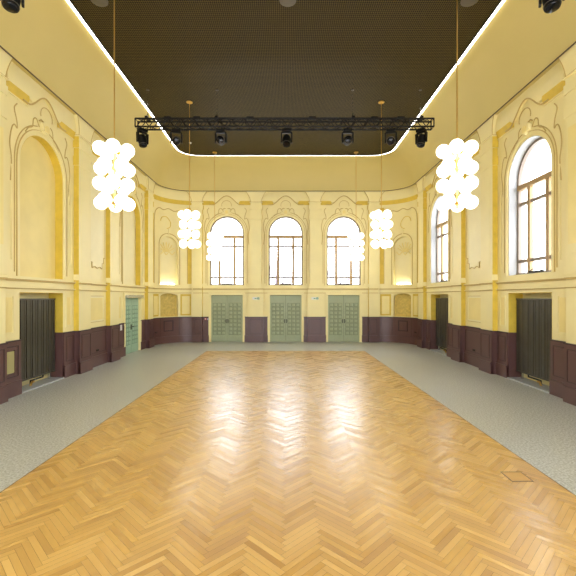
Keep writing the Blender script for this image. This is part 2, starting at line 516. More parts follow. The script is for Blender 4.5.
def pilaster(P, s0, s1, low0=None, low1=None, flare=.26):
    """pedestal, shaft with ochre returns, corbelled capital flaring to the cove"""
    m = MB(); c = (s0 + s1) / 2; w = (s1 - s0) / 2
    l0 = low0 if low0 is not None else s0; l1 = low1 if low1 is not None else s1
    wbox(m, P, l0, l1, 0, .16, 0, DADO, PLUM)
    wbox(m, P, l0, l1, 0, .16, DADO, 2.92, CREAM, mside=OCHRE)
    wbox(m, P, s0 - .02, s1 + .02, 0, .19, 2.92, 3.10, CREAM)
    wbox(m, P, s0, s1, 0, .16, 3.10, 6.5, CREAM, mside=OCHRE)
    # raised centre panel of the shaft
    if w > .3:
        wbox(m, P, c - w * .55, c + w * .55, .16, .168, 3.4, 6.2, CREAM)
    # stacked capital drops with ochre sides
    z = 6.5
    for h, e in ((.28, .035), (.26, .0), (.22, .045), (.14, .01)):
        wbox(m, P, s0 - e, s1 + e, 0, .16 + e * .6, z, z + h, CREAM, mside=OCHRE); z += h
    wbox(m, P, s0 - .05, s1 + .05, 0, .21, z, z + .025, CREAM); wbox(m, P, s0 - .05, s1 + .05, 0, .205, z + .025, z + .04, LINE); z += .04
    k = 10
    for i in range(k):
        t0, t1 = i / k, (i + 1) / k
        z0 = z + (HW - z) * t0; z1 = z + (HW - z) * t1
        e0 = flare * t0 ** 1.8; e1 = flare * t1 ** 1.8
        f0 = .16 + .05 * t0; f1 = .16 + .05 * t1
        m.hexa([P(s0 - e0, f0, z0), P(s1 + e0, f0, z0), P(s1 + e0, 0, z0), P(s0 - e0, 0, z0),
                P(s0 - e1, f1, z1), P(s1 + e1, f1, z1), P(s1 + e1, 0, z1), P(s0 - e1, 0, z1)], CREAM)
    for sg, e_ in ((-1, s0), (1, s1)):
        m.tube([P(e_ + sg * flare * (q / 8) ** 1.8, .165 + .05 * q / 8, z + (HW - z) * q / 8) for q in range(9)], .011, LINE, n=5)
    return m

def scallop_panel(P, s0, s1, z0, z1):
    m = MB(); c = (s0 + s1) / 2; w = (s1 - s0) / 2
    def lo(s):
        u = abs(s - c) / w
        return z0 + (.40 if u > .82 else (.20 if u > .62 else .03 - .03 * cos(u / .62 * pi * 2)))
    ss = sorted(set([round(c + w * q, 5) for q in (-1, -.8201, -.8199, -.6201, -.6199, .6199, .6201, .8199, .8201, 1)] + [round(c + w * q, 5) for q in frange(-.6, .6, 10)]))
    def hi(s):
        u = abs(s - c) / w
        return z1 - (.3 if u > .8 else .0)
    strip(m, P, ss, lo, hi, 0, .022, PALE)
    pts = [(s, lo(s)) for s in ss]
    molding(m, P, pts, .013, LINE, d=.022)
    molding(m, P, [(s0, lo(s0)), (s0, hi(s0))], .010, LINE, d=.018); molding(m, P, [(s1, lo(s1)), (s1, hi(s1))], .010, LINE, d=.018)
    return m

PIL = [(8.35, 9.08), (12.3, 13.05), (14.5, 15.25), (18.5, 19.2)]
PILX = [(2.1, 2.83), (6.05, 6.8)]
for P, sd in ((PL, 'left'), (PR, 'right')):
    for c in SBX:
        trim(bay_dressing(P, c, 1.5, .95, ZSILL if P is PR else ZSILL - .1))
    for s0, s1 in PIL + PILX:
        trim(pilaster(P, s0, s1, flare=.18), smooth=False)
    for cc in (13.78, 7.55):
        trim(scallop_panel(P, cc - .58, cc + .58, 3.4, 7.0))
        m = MB(); frame_rect(m, P, cc - .5, cc + .5, 1.55, 2.42, 0, .05, .02, PALE)
        wbox(m, P, cc - .45, cc + .45, 0, .012, 1.60, 2.37, GOLD_YELLOW); frame_rect(m, P, cc - .52, cc + .52, 1.53, 2.44, 0, .015, .012, LINE)
        # cap block above panel and frieze band
        wbox(m, P, cc - .72, cc + .72, 0, .09, 7.5, HW, CREAM)
        strip(m, P, [cc - .72, cc + .72], lambda s: 7.30, lambda s: 7.50, 0, .088, OCHRE, dlo=.012)
        trim(m)
    # narrow panels beside the openings
    m = MB()
    for a, b in ((9.2, 9.62), (11.8, 12.2), (15.4, 15.85), (18.1, 18.42)):
        frame_rect(m, P, a + .04, b - .04, 1.5, 2.45, 0, .035, .02, CREAM)
        wbox(m, P, a + .1, b - .1, 0, .006, 1.56, 2.39, GOLD_YELLOW)
    for a, b in ((9.18, 9.56), (11.94, 12.22), (15.33, 15.72), (18.2, 18.44)):
        wbox(m, P, a + .06, a + .06 + .02, 0, .02, 3.3, 5.6, CREAM); wbox(m, P, b - .08, b - .06, 0, .02, 3.3, 5.6, CREAM)
    trim(m)
for c, h0 in zip(BB, (1.27, 1.27, 1.27)):
    trim(bay_dressing(PB, c, h0, WHW))
PB_PIL = [(-4.98, -4.42), (-1.86, -1.28), (1.26, 1.84), (4.40, 4.96)]
for a, b in PB_PIL:
    trim(pilaster(PB, a, b, a - .12 if abs(a) < 3 else a, b + .12 if abs(a) < 3 else b, flare=.27))
# plain wall tops beyond the outer bays
for P in (PCL, PCR):
    m = MB(); c = ARC * .50
    wbox(m, P, .0, ARC, 0, .09, 7.5, HW, CREAM)
    ss = frange(.02, ARC - .02, 22)
    strip(m, P, ss, lambda s: 7.30, lambda s: 7.50, 0, .088, OCHRE, dlo=.012)
    # large blind arch moulding round the niche, with shouldered top
    def oarch(w, z0, zs, r, d):
        pts = [(c - w, z0), (c - w, zs)] + [(c - w * cos(t), zs + w * 1.0 * sin(t)) for t in frange(.12, pi - .12, 18)] + [(c + w, zs), (c + w, z0)]
        molding(m, P, pts, r, LINE, d=d)
    oarch(.60, 3.05, 5.1, .02, .004)
    pts = [(c - 1.0, 3.1), (c - 1.0, 6.2), (c - .9, 6.7), (c - .6, 6.95), (c - .3, 6.9), (c, 7.0), (c + .3, 6.9), (c + .6, 6.95), (c + .9, 6.7), (c + 1.0, 6.2), (c + 1.0, 3.1)]
    molding(m, P, pts[:2] + smooth_pts(pts[1:-1]) + pts[-1:], .02, LINE, d=.004)
    # carved drop above and shell ornament inside the niche head
    molding(m, P, smooth_pts([(c - .1, 5.95), (c + .08, 6.05), (c + .1, 6.3), (c - .12, 6.55), (c - .4, 6.5), (c - .5, 6.3)]), .016, OCHRE, d=.012)
    molding(m, P, [(c, 5.62), (c, 5.98)], .03, CREAM, d=.012)
    for k in range(7):
        t = radians(20 + k * 23.3)
        molding(m, P, smooth_pts([(c, 4.78), (c - .2 * cos(t), 4.78 + .22 * sin(t)), (c - .4 * cos(t), 4.85 + .45 * sin(t))]), [.03] * 10 + [.012], GOLD_YELLOW, d=-.24)
    molding(m, P, smooth_pts([(c - .42, 4.8), (c - .28, 4.64), (c - .14, 4.78), (c, 4.62), (c + .14, 4.78), (c + .28, 4.64), (c + .42, 4.8)]), .025, GOLD_YELLOW, d=-.24)
    # side strips flanking the niche, ochre
    for a, b in ((.12, .30), (ARC - .34, ARC - .12)):
        wbox(m, P, a, b, 0, .008, 3.1, 7.15, OCHRE)
    # lower flanking panels
    for a, b in ((.25, .62), (ARC - .62, ARC - .22)):
        wbox(m, P, a - .08, b + .08, 0, .006, 1.42, 2.55, OCHRE)
        wbox(m, P, a, b, 0, .03, 1.5, 2.45, GOLD_YELLOW)
    trim(m)

m = MB(); wbox(m, PR, 8.42, 8.99, .16, .178, 3.6, 6.25, GOLD_YELLOW); wbox(m, PL, 8.42, 8.99, .16, .178, 3.6, 6.25, GOLD_YELLOW); trim(m)

# string course: two thin cornice mouldings round the hall, following the pilasters
def course_segments(P):
    if P in (PCL, PCR): return [(0, ARC, 0)]
    pil = (PIL + PILX) if P in (PL, PR) else [(-4.98, -4.42), (-1.98, -1.16), (1.14, 1.96), (4.40, 4.96)]
    lo, hi = (Y0, YS) if P in (PL, PR) else (-XS, XS)
    out = []; cur = lo
    for a, b in sorted(pil):
        a = max(a, lo); b = min(b, hi)
        if a > cur: out.append((cur, a, 0))
        out.append((a, b, .16)); cur = b
    if hi > cur: out.append((cur, hi, 0))
    return out
for P in (PL, PCL, PB, PCR, PR):
    m = MB()
    for a, b, d in course_segments(P):
        e = .0
        wbox(m, P, a, b, d - .02, d + .075, 2.845, 2.875, CREAM)
        wbox(m, P, a, b, d - .02, d + .05, 2.80, 2.845, LINE)
        wbox(m, P, a, b, d - .02, d + .055, 2.625, 2.65, CREAM)
        wbox(m, P, a, b, d - .02, d + .03, 2.60, 2.625, LINE)
    trim(m)

# dado (plum), its cap and panels, and skirting
openings = {}
for P in (PL, PR):
    openings[P] = [(c - NW, c + NW) if not (P is PL and i == 3) else (c - .86, c + .86) for i, c in enumerate(SBX)]
openings[PB] = [(c - .95, c + .95) for c in BB]
openings[PCL] = openings[PCR] = []
names = {PL: 'left', PR: 'right', PB: 'back', PCL: 'back_left', PCR: 'back_right'}
for P in (PL, PCL, PB, PCR, PR):
    m = MB(); bb = MB()
    for a, b, d in course_segments(P):
        segs = [(a, b)]
        for o0, o1 in openings[P]:
            ns = []
            for x, y in segs:
                if o1 <= x or o0 >= y: ns.append((x, y)); continue
                if x < o0: ns.append((x, o0))
                if y > o1: ns.append((o1, y))
            segs = ns
        for x, y in segs:
            wbox(m, P, x, y, d - .02, d + .035, .0, DADO - .03, PLUM)
            wbox(m, P, x, y, d - .02, d + .06, DADO - .03, DADO, PLUM_D)
            wbox(bb, P, x, y, d - .02, d + .065, 0, .34, PLUM)
            wbox(bb, P, x, y, d - .02, d + .072, .34, .365, PLUM)
            if y - x > .36 and P not in (PCL, PCR):
                q = .09
                frame_rect(m, P, x + q, y - q, .47, 1.22, d + .035, .018, .010, PLUM_D)
                wbox(m, P, x + q + .06, y - q - .06, d + .035, d + .045, .53, 1.16, PLUM)
    if P in (PCL, PCR):
        c = ARC * .50
        for a, b in ((c - .32, c + .25),):
            frame_rect(m, P, a, b, .62, 1.18, .035, .05, .02, PLUM_D); wbox(m, P, a + .09, b - .09, .035, .05, .72, 1.08, PLUM)
        for x in (c - .56, c + .56): wbox(m, P, x, x + .02, .035, .045, .37, DADO - .03, PLUM_D)
    # plum lining of the niche reveals
    if P in (PL, PR):
        for i, c in enumerate(SBX):
            if P is PL and i == 3: continue
            wbox(m, P, c - NW, c - NW + .02, -.42, .0, 0, DADO, PLUM); wbox(m, P, c + NW - .02, c + NW, -.42, .0, 0, DADO, PLUM)
    trim(m); struct(bb.build('baseboard_' + names[P]))

# niche sills (stone) in the radiator recesses
for P in (PL, PR):
    m = MB()
    for i, c in enumerate(SBX):
        if P is PL and i == 3: continue
        wbox(m, P, c - NW + .02, c + NW - .02, -.42, .05, 0, .03, SLAB)
    trim(m)

# ochre painted reveals of the blind arches and the radiator niches
for P in (PL, PR):
    m = MB()
    for i, c in enumerate(SBX):
        if P is PL:
            w = .95; zs = ZSPR - .04; t = .012
            for a, b in ((c - w, c - w + t), (c + w - t, c + w)): wbox(m, P, a, b, -.22, -.004, ZSILL - .1, zs, OCHRE)
            aa = frange(0, pi, 24)
            for t0, t1 in zip(aa[:-1], aa[1:]):
                q = lambda r_, tt: (c - r_ * cos(tt), zs + r_ * sin(tt))
                (s0, z0), (s1, z1), (s2, z2), (s3, z3) = q(w - t, t0), q(w - t, t1), q(w, t1), q(w, t0)
                m.hexa([P(s0, -.004, z0), P(s1, -.004, z1), P(s1, -.22, z1), P(s0, -.22, z0), P(s3, -.004, z3), P(s2, -.004, z2), P(s2, -.22, z2), P(s3, -.22, z3)], OCHRE)
            if i == 3: continue
        for a, b in ((c - NW, c - NW + .012), (c + NW - .012, c + NW)): wbox(m, P, a, b, -.42, -.004, DADO, OPEN_TOP, OCHRE)
        wbox(m, P, c - NW, c + NW, -.42, -.004, OPEN_TOP - .012, OPEN_TOP, OCHRE)
    trim(m)
# whitish painted reveals of the right hand windows
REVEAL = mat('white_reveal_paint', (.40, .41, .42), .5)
m = MB()
for c in SBX:
    P = PR; w = .95; zs = ZSPR - .04; t = .012
    for a, b in ((c - w, c - w + t), (c + w - t, c + w)): wbox(m, P, a, b, -.48, -.004, ZSILL, zs, REVEAL)
    aa = frange(0, pi, 24)
    for t0, t1 in zip(aa[:-1], aa[1:]):
        q = lambda r_, tt: (c - r_ * cos(tt), zs + r_ * sin(tt))
        (s0, z0), (s1, z1), (s2, z2), (s3, z3) = q(w - t, t0), q(w - t, t1), q(w, t1), q(w, t0)
        m.hexa([P(s0, -.004, z0), P(s1, -.004, z1), P(s1, -.48, z1), P(s0, -.48, z0), P(s3, -.004, z3), P(s2, -.004, z2), P(s2, -.48, z2), P(s3, -.48, z3)], REVEAL)
trim(m)
# dark strip painting in the shadow line where walls meet the cove
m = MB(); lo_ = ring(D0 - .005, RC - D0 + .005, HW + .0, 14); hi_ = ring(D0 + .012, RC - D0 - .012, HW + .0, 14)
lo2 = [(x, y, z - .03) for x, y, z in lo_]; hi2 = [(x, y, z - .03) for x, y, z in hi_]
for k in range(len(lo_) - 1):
    m.hexa([hi2[k], hi2[k + 1], lo2[k + 1], lo2[k], hi_[k], hi_[k + 1], lo_[k + 1], lo_[k]], COVE_SHADE)
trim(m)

# ------------------------------------------------------------------ windows
def make_window(P, c, w, zs, idx, dpt, wall_label):
    root = empty('window_%d' % idx, P(c, -dpt, ZSILL)); struct(root)
    inv = Vector(root.location)
    def add(name, mbx, **k):
        o = mbx.build(name, root); o.location = -inv; return o
    def lift(mbx): return mbx
    d0, d1 = -dpt - .05, -dpt + .05
    fr = MB()
    # arched outer frame
    aa = frange(0, pi, 24)
    for t0, t1 in zip(aa[:-1], aa[1:]):
        q = lambda r, t: (c - r * cos(t), zs + r * sin(t))
        (s0, z0), (s1, z1), (s2, z2), (s3, z3) = q(w - .08, t0), q(w - .08, t1), q(w, t1), q(w, t0)
        fr.hexa([P(s0, d1, z0), P(s1, d1, z1), P(s1, d0, z1), P(s0, d0, z0), P(s3, d1, z3), P(s2, d1, z2), P(s2, d0, z2), P(s3, d0, z3)], GREYF)
    for a, b in ((c - w, c - w + .08), (c + w - .08, c + w)): wbox(fr, P, a, b, d0, d1, ZSILL, zs, GREYF)
    wbox(fr, P, c - w, c + w, d0, d1 + .03, ZSILL, ZSILL + .07, GREYF)
    add('window_frame', fr)
    for x in (-.40, .40):
        b = MB(); wbox(b, P, c + x - .066, c + x + .066, d0, d1, ZSILL + .07, zs - .2, BROWNF); add('mullion', b)
    b = MB(); wbox(b, P, c - w + .06, c + w - .06, d0 - .01, d1 + .03, zs - .26, zs - .12, BROWNF); add('transom', b)
    for z in (5.10, 3.44):
        b = MB(); wbox(b, P, c - w + .06, c + w - .06, d0 + .02, d1 - .02, z - .045, z + .045, GREYF); add('glazing_bar', b)
    b = MB(); wbox(b, P, c - .30, c + .30, d1, d1 + .05, ZSILL + .05, ZSILL + .10, BLACK)
    b.tube([P(c - .28, d1 + .05, ZSILL + .09), P(c - .12, d1 + .06, ZSILL + .15), P(c + .12, d1 + .06, ZSILL + .15), P(c + .28, d1 + .05, ZSILL + .09)], .014, BLACK)
    add('window_opener', b)
    g = MB()
    pts = [(c - w + .05, ZSILL + .05)] + [(c - (w - .05) * cos(t), zs + (w - .05) * sin(t)) for t in frange(0, pi, 24)] + [(c + w - .05, ZSILL + .05)]
    g.face([P(s, -dpt, z) for s, z in pts], GLASS)
    add('pane', g)
    # inner sill ledge
    sl = MB(); wbox(sl, P, c - w, c + w, -dpt + .02, -.0, ZSILL - .0, ZSILL + .012, PALE); add('window_sill', sl)
    # daylight portal just outside the opening
    l = bpy.data.lights.new('daylight_portal', 'AREA'); l.shape = 'RECTANGLE'; l.size = 2 * w; l.size_y = 3.75
    l.cycles.is_portal = True
    o = bpy.data.objects.new('daylight_portal', l); C.objects.link(o)
    cc = Vector(P(c, -.52, ZSILL + 1.85)); inn = Vector(P(c, 1, ZSILL + 1.85)) - Vector(P(c, 0, ZSILL + 1.85))
    o.location = cc; o.rotation_euler = inn.to_track_quat('-Z', 'Y').to_euler()
i = 0
for c in BB:
    i += 1; make_window(PB, c, WHW, ZSPR, i, .12, '')
for c in SBX[::-1]:
    i += 1; make_window(PR, c, .95, ZSPR - .04, i, .30, '')

for c in FB:         # tall windows added to the unseen rear wall for fill daylight
    i += 1; root = empty('window_%d' % i, PF(c, -.15, .5)); struct(root); inv = Vector(root.location)
    g = MB(); pts = [(c - 1, .5)] + [(c - cos(t), 6.4 + sin(t)) for t in frange(0, pi, 20)] + [(c + 1, .5)]
    g.face([PF(a_, -.15, z) for a_, z in pts], GLASS); o = g.build('pane', root); o.location = -inv
    f = MB(); wbox(f, PF, c - .04, c + .04, -.2, -.1, .5, 6.4, GREYF); wbox(f, PF, c - 1, c + 1, -.2, -.1, 6.36, 6.44, GREYF); wbox(f, PF, c - 1, c + 1, -.2, -.1, 2.6, 2.68, GREYF)
    o = f.build('window_frame', root); o.location = -inv
l = bpy.data.lights.new('daylight_portal', 'AREA'); l.shape = 'RECTANGLE'; l.size = 11.8; l.size_y = 7; l.cycles.is_portal = True
o = bpy.data.objects.new('daylight_portal', l); C.objects.link(o); o.location = (0, Y0 - .35, 3.95); o.rotation_euler = Vector((0, 1, 0)).to_track_quat('-Z', 'Y').to_euler()

# ------------------------------------------------------------------ doors
def make_door(P, c, w, top, idx, dpt, G, GD, rows=8, cols=3):
    root = empty('door_%d' % idx, P(c, 0, 0)); struct(root); inv = Vector(root.location)
    def add(name, mbx, par=None):
        o = mbx.build(name, par or root)
        if par is None: o.location = -inv
        return o
    for sg in (-1, 1):
        a, b = (c - w + .02, c - .008) if sg < 0 else (c + .008, c + w - .02)
        l = MB(); wbox(l, P, a, b, -dpt - .05, -dpt, .01, top - .02, G, mside=GD)
        pw = (b - a - .16) / cols; ph = (top - .78) / rows
        for r in range(rows):
            for k in range(cols):
                x0 = a + .08 + k * pw + .02; z0 = .36 + r * ph + .02; x1 = x0 + pw - .04; z1 = z0 + ph - .04
                wbox(l, P, x0 - .012, x1 + .012, -dpt - .002, -dpt + .003, z0 - .012, z1 + .012, GD)
                P0, P1 = -dpt, -dpt + .022
                e = .03
                l.hexa([P(x0, P0, z0), P(x1, P0, z0), P(x1, P0 - .01, z0), P(x0, P0 - .01, z0), P(x0, P0, z1), P(x1, P0, z1), P(x1, P0 - .01, z1), P(x0, P0 - .01, z1)], G)
                # raised field with bevelled edges
                l.hexa([P(x0 + e, P1, z0 + e), P(x1 - e, P1, z0 + e), P(x1, P0, z0), P(x0, P0, z0), P(x0 + e, P1, z1 - e), P(x1 - e, P1, z1 - e), P(x1, P0, z1), P(x0, P0, z1)], G)
        wbox(l, P, a + .08, b - .08, -dpt, -dpt + .012, .06, .32, G)
        lo = add('door_leaf', l)
        h = MB(); hx = c + sg * .05
        wbox(h, P, hx - .02, hx + .02, -dpt, -dpt + .012, 1.0, 1.22, DARKP)
        h.tube([P(hx, -dpt, 1.12), P(hx, -dpt + .06, 1.12), P(hx + sg * .11, -dpt + .06, 1.12)], .012, DARKP)
        add('door_handle', h, lo)
    f = MB()
    wbox(f, P, c - w - .02, c - w + .02, -dpt - .05, .0, 0, top, CREAM); wbox(f, P, c + w - .02, c + w + .02, -dpt - .05, .0, 0, top, CREAM)
    for a, b in ((c - w - .11, c - w), (c + w, c + w + .11)): wbox(f, P, a, b, 0, .05, 0, top + .12, CREAM)
    wbox(f, P, c - w, c + w, 0, .05, top, top + .12, CREAM)
    add('door_frame', f)
    return root, add
for k, c in enumerate(BB): make_door(PB, c, .86, 2.5, k + 1, .08, GREEN, GREEN_D)
root, add = make_door(PL, 17.0, .84, 2.46, 4, .05, TEAL, TEAL_D, rows=9, cols=3)
m = MB(); wbox(m, PL, 16.2, 17.95, .05, .15, 2.36, 2.48, STEEL); add('door_operator', m)

# ------------------------------------------------------------------ radiators in the right and left niches
def radiator(P, c, label):
    root = empty('radiator', P(c, -.25, 0)); inv = Vector(root.location)
    tag(root, label, 'radiator', 'tall ribbed radiators in the wall niches')
    def add(name, mbx, smooth=False):
        o = mbx.build(name, root, smooth=smooth); o.location = -inv
    a, b = c - NW + .08, c + NW - .08
    n = 22
    f = MB(); wbox(f, P, a, b, -.33, -.26, .26, 2.32, BRONZE_D); add('back_plate', f)
    st = (b - a) / n
    f = MB()
    for k in range(n):
        x = a + st * k
        wbox(f, P, x + st * .16, x + st * .84, -.26, -.20 + (.012 if k % 3 == 0 else 0), .26, 2.32, BRONZE)
    add('rib_panel', f)
    f = MB(); wbox(f, P, a - .01, b + .01, -.34, -.185, 2.32, 2.36, BRONZE); add('top_rail', f)
    f = MB(); wbox(f, P, a - .01, b + .01, -.34, -.185, .22, .26, BRONZE); add('bottom_rail', f)
    for x in (a + .15, b - .15):
        f = MB(); wbox(f, P, x - .03, x + .03, -.30, -.24, .03, .22, STEEL); add('foot', f)
    f = MB(); f.tube([P(c - .2, -.22, .03), P(c - .2, -.22, .16), P(c + .35, -.22, .16), P(c + .35, -.22, .24)], .022, BLACK, n=8)
    f.tube([P(c - .2, -.22, .03), P(c - .2, -.17, .14), P(c - .2, -.12, .14)], .03, BRASS, n=8)
    add('pipe', f)
radiator(PL, SB[0], 'dark ribbed radiator in the niche of the left wall near the camera')
radiator(PR, SB[0], 'dark ribbed radiator in the larger, nearer niche of the right wall')
radiator(PR, SB[1], 'dark ribbed radiator in the smaller, farther niche of the right wall')

# ------------------------------------------------------------------ chandeliers
GR = .137
def globe_mesh():
    bm = bmesh.new(); bmesh.ops.create_uvsphere(bm, u_segments=24, v_segments=14, radius=GR)
    for f in bm.faces: f.smooth = True
    me = bpy.data.meshes.new('globe'); bm.to_mesh(me); bm.free(); me.materials.append(GLOBE); return me
GM = globe_mesh()
def chandelier_proto(loc):
    root = empty('globe_chandelier', loc)          # origin at the bottom centre of the cluster
    top = HC - .03 - loc[2]
    f = MB(); f.lathe([(.11, top - .03), (.11, top - .005), (.03, top)][:2] + [(.02, top)], BRASS); f.build('canopy', root, True)
    f = MB(); f.lathe([(.013, 1.35), (.013, top - .02)], BRASS, n=8); f.build('rod', root, True)
    f = MB(); f.lathe([(.024, .05), (.024, 1.38)], BRASS, n=10); f.build('stem', root, True)
    tiers = [(.17, 0.5), (.52, 0.0), (.87, .5), (1.22, 0.0)]
    for ti, (z, off) in enumerate(tiers):
        h = MB(); h.lathe([(.05, z - .04), (.075, z), (.05, z + .04)], BRASS, n=14); h.build('hub', root, True)
        for k in range(5):
            a = 2 * pi * (k + off) / 5
            dz = 0; R = .27
            p = Vector((R * cos(a), R * sin(a), z + dz))
            ar = MB(); ar.tube([(0, 0, z), (p.x * .3, p.y * .3, z + dz * .5), (p.x * .48, p.y * .48, z + dz)], .013, BRASS, n=8)
            ar.lathe([(.045, -.01), (.045, .015), (.03, .03)], BRASS, n=12, M=Matrix.Translation(p * .44 + Vector((0, 0, p.z * .56))) @ Vector((cos(a), sin(a), 0)).to_track_quat('Z', 'Y').to_matrix().to_4x4())
            ar.build('arm', root, True)
            g = bpy.data.objects.new('globe', GM); C.objects.link(g); g.parent = root; g.location = p
    return root
CH = [(-3.47, 8.0, 'larger left pendant cluster of white glass globes on a brass rod, nearest the camera'),
      (3.47, 8.0, 'larger right pendant cluster of white glass globes on a brass rod, nearest the camera'),
      (-3.47, 14.25, 'left pendant cluster of white globes in front of the corner niche, behind the truss'),
      (3.45, 14.25, 'right pendant cluster of white globes in front of the corner niche, behind the truss'),
      (-3.45, 19.2, 'small white globe chandelier in front of the left arched back window'),
      (3.42, 19.2, 'small white globe chandelier in front of the right arched back window')]
proto = chandelier_proto((CH[0][0], CH[0][1], 4.14))
tag(proto, CH[0][2], 'chandelier', 'globe chandeliers hanging from the ceiling')
kids = list(proto.children)
for i, (x, y, lab) in enumerate(CH[1:]):
    r = proto.copy(); C.objects.link(r); r.location = (x, y, 4.14); r['label'] = lab
    r.rotation_euler = (0, 0, [0.5, .9, .3, .2, .7][i])
    for ch in kids:
        c = ch.copy(); C.objects.link(c); c.parent = r
for s in (-1, 1):      # added pair, out of view overhead, to light the near floor
    r = proto.copy(); C.objects.link(r); r.location = (s * 3.47, 1.5, 4.14)
    r['label'] = 'added white globe chandelier out of view overhead on the %s' % ('left' if s < 0 else 'right')
    for ch in kids:
        c = ch.copy(); C.objects.link(c); c.parent = r

# ------------------------------------------------------------------ lighting truss
def truss(y, x0, x1, wires, label):
    root = empty('lighting_truss', (0, y, 8.13)); tag(root, label, 'truss')
    hw = .13
    for yy in (-hw, hw):
        for z in (0, .27):
            f = MB(); f.tube([(x0, yy, z), (x1, yy, z)], .03, TRUSSM, n=8); f.build('chord', root, True)
    n = int((x1 - x0) / .21)
    for face in range(4):
        f = MB(); pts = []
        for k in range(n + 1):
            x = x0 + .05 + (x1 - x0 - .1) * k / n; q = k % 2
            pts.append({0: (x, -hw, .27 * q), 1: (x, hw, .27 * q), 2: (x, -hw + 2 * hw * q, 0), 3: (x, -hw + 2 * hw * q, .27)}[face])
        for a, b in zip(pts[:-1], pts[1:]): f.tube([a, b], .016, TRUSSM, n=5)
        f.build('lacing', root, True)
    for x in (x0, x1):
        f = MB(); f.tube([(x, -hw, 0), (x, hw, 0), (x, hw, .27), (x, -hw, .27)], .024, TRUSSM, n=6, closed=True); f.build('end_frame', root)
    for x in wires:
        f = MB(); f.tube([(x, 0, .27), (x, 0, HC - .03 - 8.13)], .008, STEEL, n=5); w = f.build('hanging_wire', root)
        f = MB(); f.box(x - .05, x + .05, -.16, .16, .29, .35, BLACK); f.tube([(x, -.12, .35), (x, 0, .5), (x, .12, .35)], .01, BLACK, n=5); f.build('rigging_clamp', root)
        f = MB(); f.lathe([(.05, HC - .06 - 8.13), (.05, HC - .031 - 8.13)], DISC, n=12, M=Matrix.Translation((x, 0, 0))); f.build('ceiling_anchor', root)
    return root
t1 = truss(13.4, -5.06, 4.98, (-4.68, -2.33, 2.27, 4.57), 'long black lattice truss hung below the ceiling across the hall')
f = MB()
xs = frange(-4.9, 4.8, 40)
f.tube([(x, .06, .31 + .02 * sin(k * 1.7)) for k, x in enumerate(xs)], .016, BLACK, n=5); f.build('cable_run', t1)
for x in (-4.0, -1.2, -3.0, 3.0, .9, 3.9):
    f = MB(); f.box(x - .12, x + .12, -.07, .07, .30, .37, BLACK); f.build('cable_box', t1)
t2 = truss(7.0, -5.06, 4.98, (-4.4, 4.4), 'second black truss just above the top edge of the picture')

def moving_head(x, y, pan, tilt, label):
    root = empty('moving_head_light', (x, y, 8.10), pan); tag(root, label, 'stage light', 'moving head lights hanging from the trusses')
    f = MB(); f.box(-.15, .15, -.11, .11, -.10, -.02, BLACK); f.build('base', root, bevel=.015)
    f = MB(); f.box(-.05, -.02, -.14, .14, -.03, -.002, BLACK); f.box(.02, .05, -.14, .14, -.03, -.002, BLACK); f.build('clamp', root)
    f = MB(); f.box(-.17, .17, -.05, .05, -.15, -.105, BLACK)
    for s in (-1, 1):
        a, b = sorted((s * .20, s * .155))
        f.hexa([(a, -.06, -.48), (b, -.06, -.48), (b, .06, -.48), (a, .06, -.48), (a, -.075, -.14), (b, -.075, -.14), (b, .075, -.14), (a, .075, -.14)], BLACK)
    f.build('yoke', root, bevel=.012)
    head = empty_child = None
    M = Matrix.Translation((0, 0, -.40)) @ Matrix.Rotation(tilt, 4, 'X')
    f = MB(); f.lathe([(.08, -.20), (.12, -.18), (.145, -.08), (.148, .02), (.135, .10), (.128, .19), (.12, .195)], BLACK, n=20, M=M); h = f.build('lamp_head', root, True)
    f = MB(); f.lathe([(.115, .194), (.108, .206), (.06, .222), (.01, .226)], BLACKG, n=20, M=M); f.build('lens', h, True)
    f = MB(); f.tube([tuple(M @ Vector((.134 * cos(t), .134 * sin(t), .15))) for t in frange(0, 2 * pi, 20)[:-1]], .007, DISC, n=5, closed=True); f.build('lens_ring', h)
    return root
HX = [-4.86, -3.71, -2.20, .03, 2.10, 3.56, 4.60]
names7 = ['black stage light at the far left end of the truss', 'black stage light second from the left end of the truss', 'black stage light third from the left on the truss',
          'black stage light at the middle of the truss', 'black stage light third from the right on the truss', 'black stage light second from the right end of the truss',
          'black stage light at the far right end of the truss']
PT = [(.9, radians(165)), (.2, radians(115)), (0, radians(100)), (0, radians(150)), (0, radians(100)), (-.2, radians(115)), (-.9, radians(165))]
for x, nm, (p, t) in zip(HX, names7, PT): moving_head(x, 13.4, p, t, nm)
moving_head(-4.87, 7.0, .5, radians(170), 'black stage light cut by the top edge at the upper left corner')
moving_head(4.72, 7.0, -.5, radians(170), 'black stage light cut by the top edge at the upper right corner')

# ------------------------------------------------------------------ ceiling discs and small fittings
for x, lab in ((-4.42, 'round grey ceiling speaker near the left edge of the mesh ceiling'), (.05, 'round grey ceiling speaker at the middle of the mesh ceiling, top edge of picture'), (4.36, 'round grey ceiling speaker near the right edge of the mesh ceiling')):
    f = MB(); f.lathe([(.20, 0), (.20, -.02), (.17, -.045), (.02, -.05)][::-1], DISC, n=24)
    o = f.build('ceiling_speaker', smooth=True); o.location = (x, 9.36, HC - .03); tag(o, lab, 'speaker', 'ceiling speakers')
f = MB(); f.lathe([(.02, -.05), (.05, -.045), (.06, -.02), (.06, 0)], WHITE, n=16)
o = f.build('smoke_detector', smooth=True); o.location = (-4.35, 18.0, HC - .03); tag(o, 'small round white detector on the mesh ceiling by the back left corner', 'smoke detector')

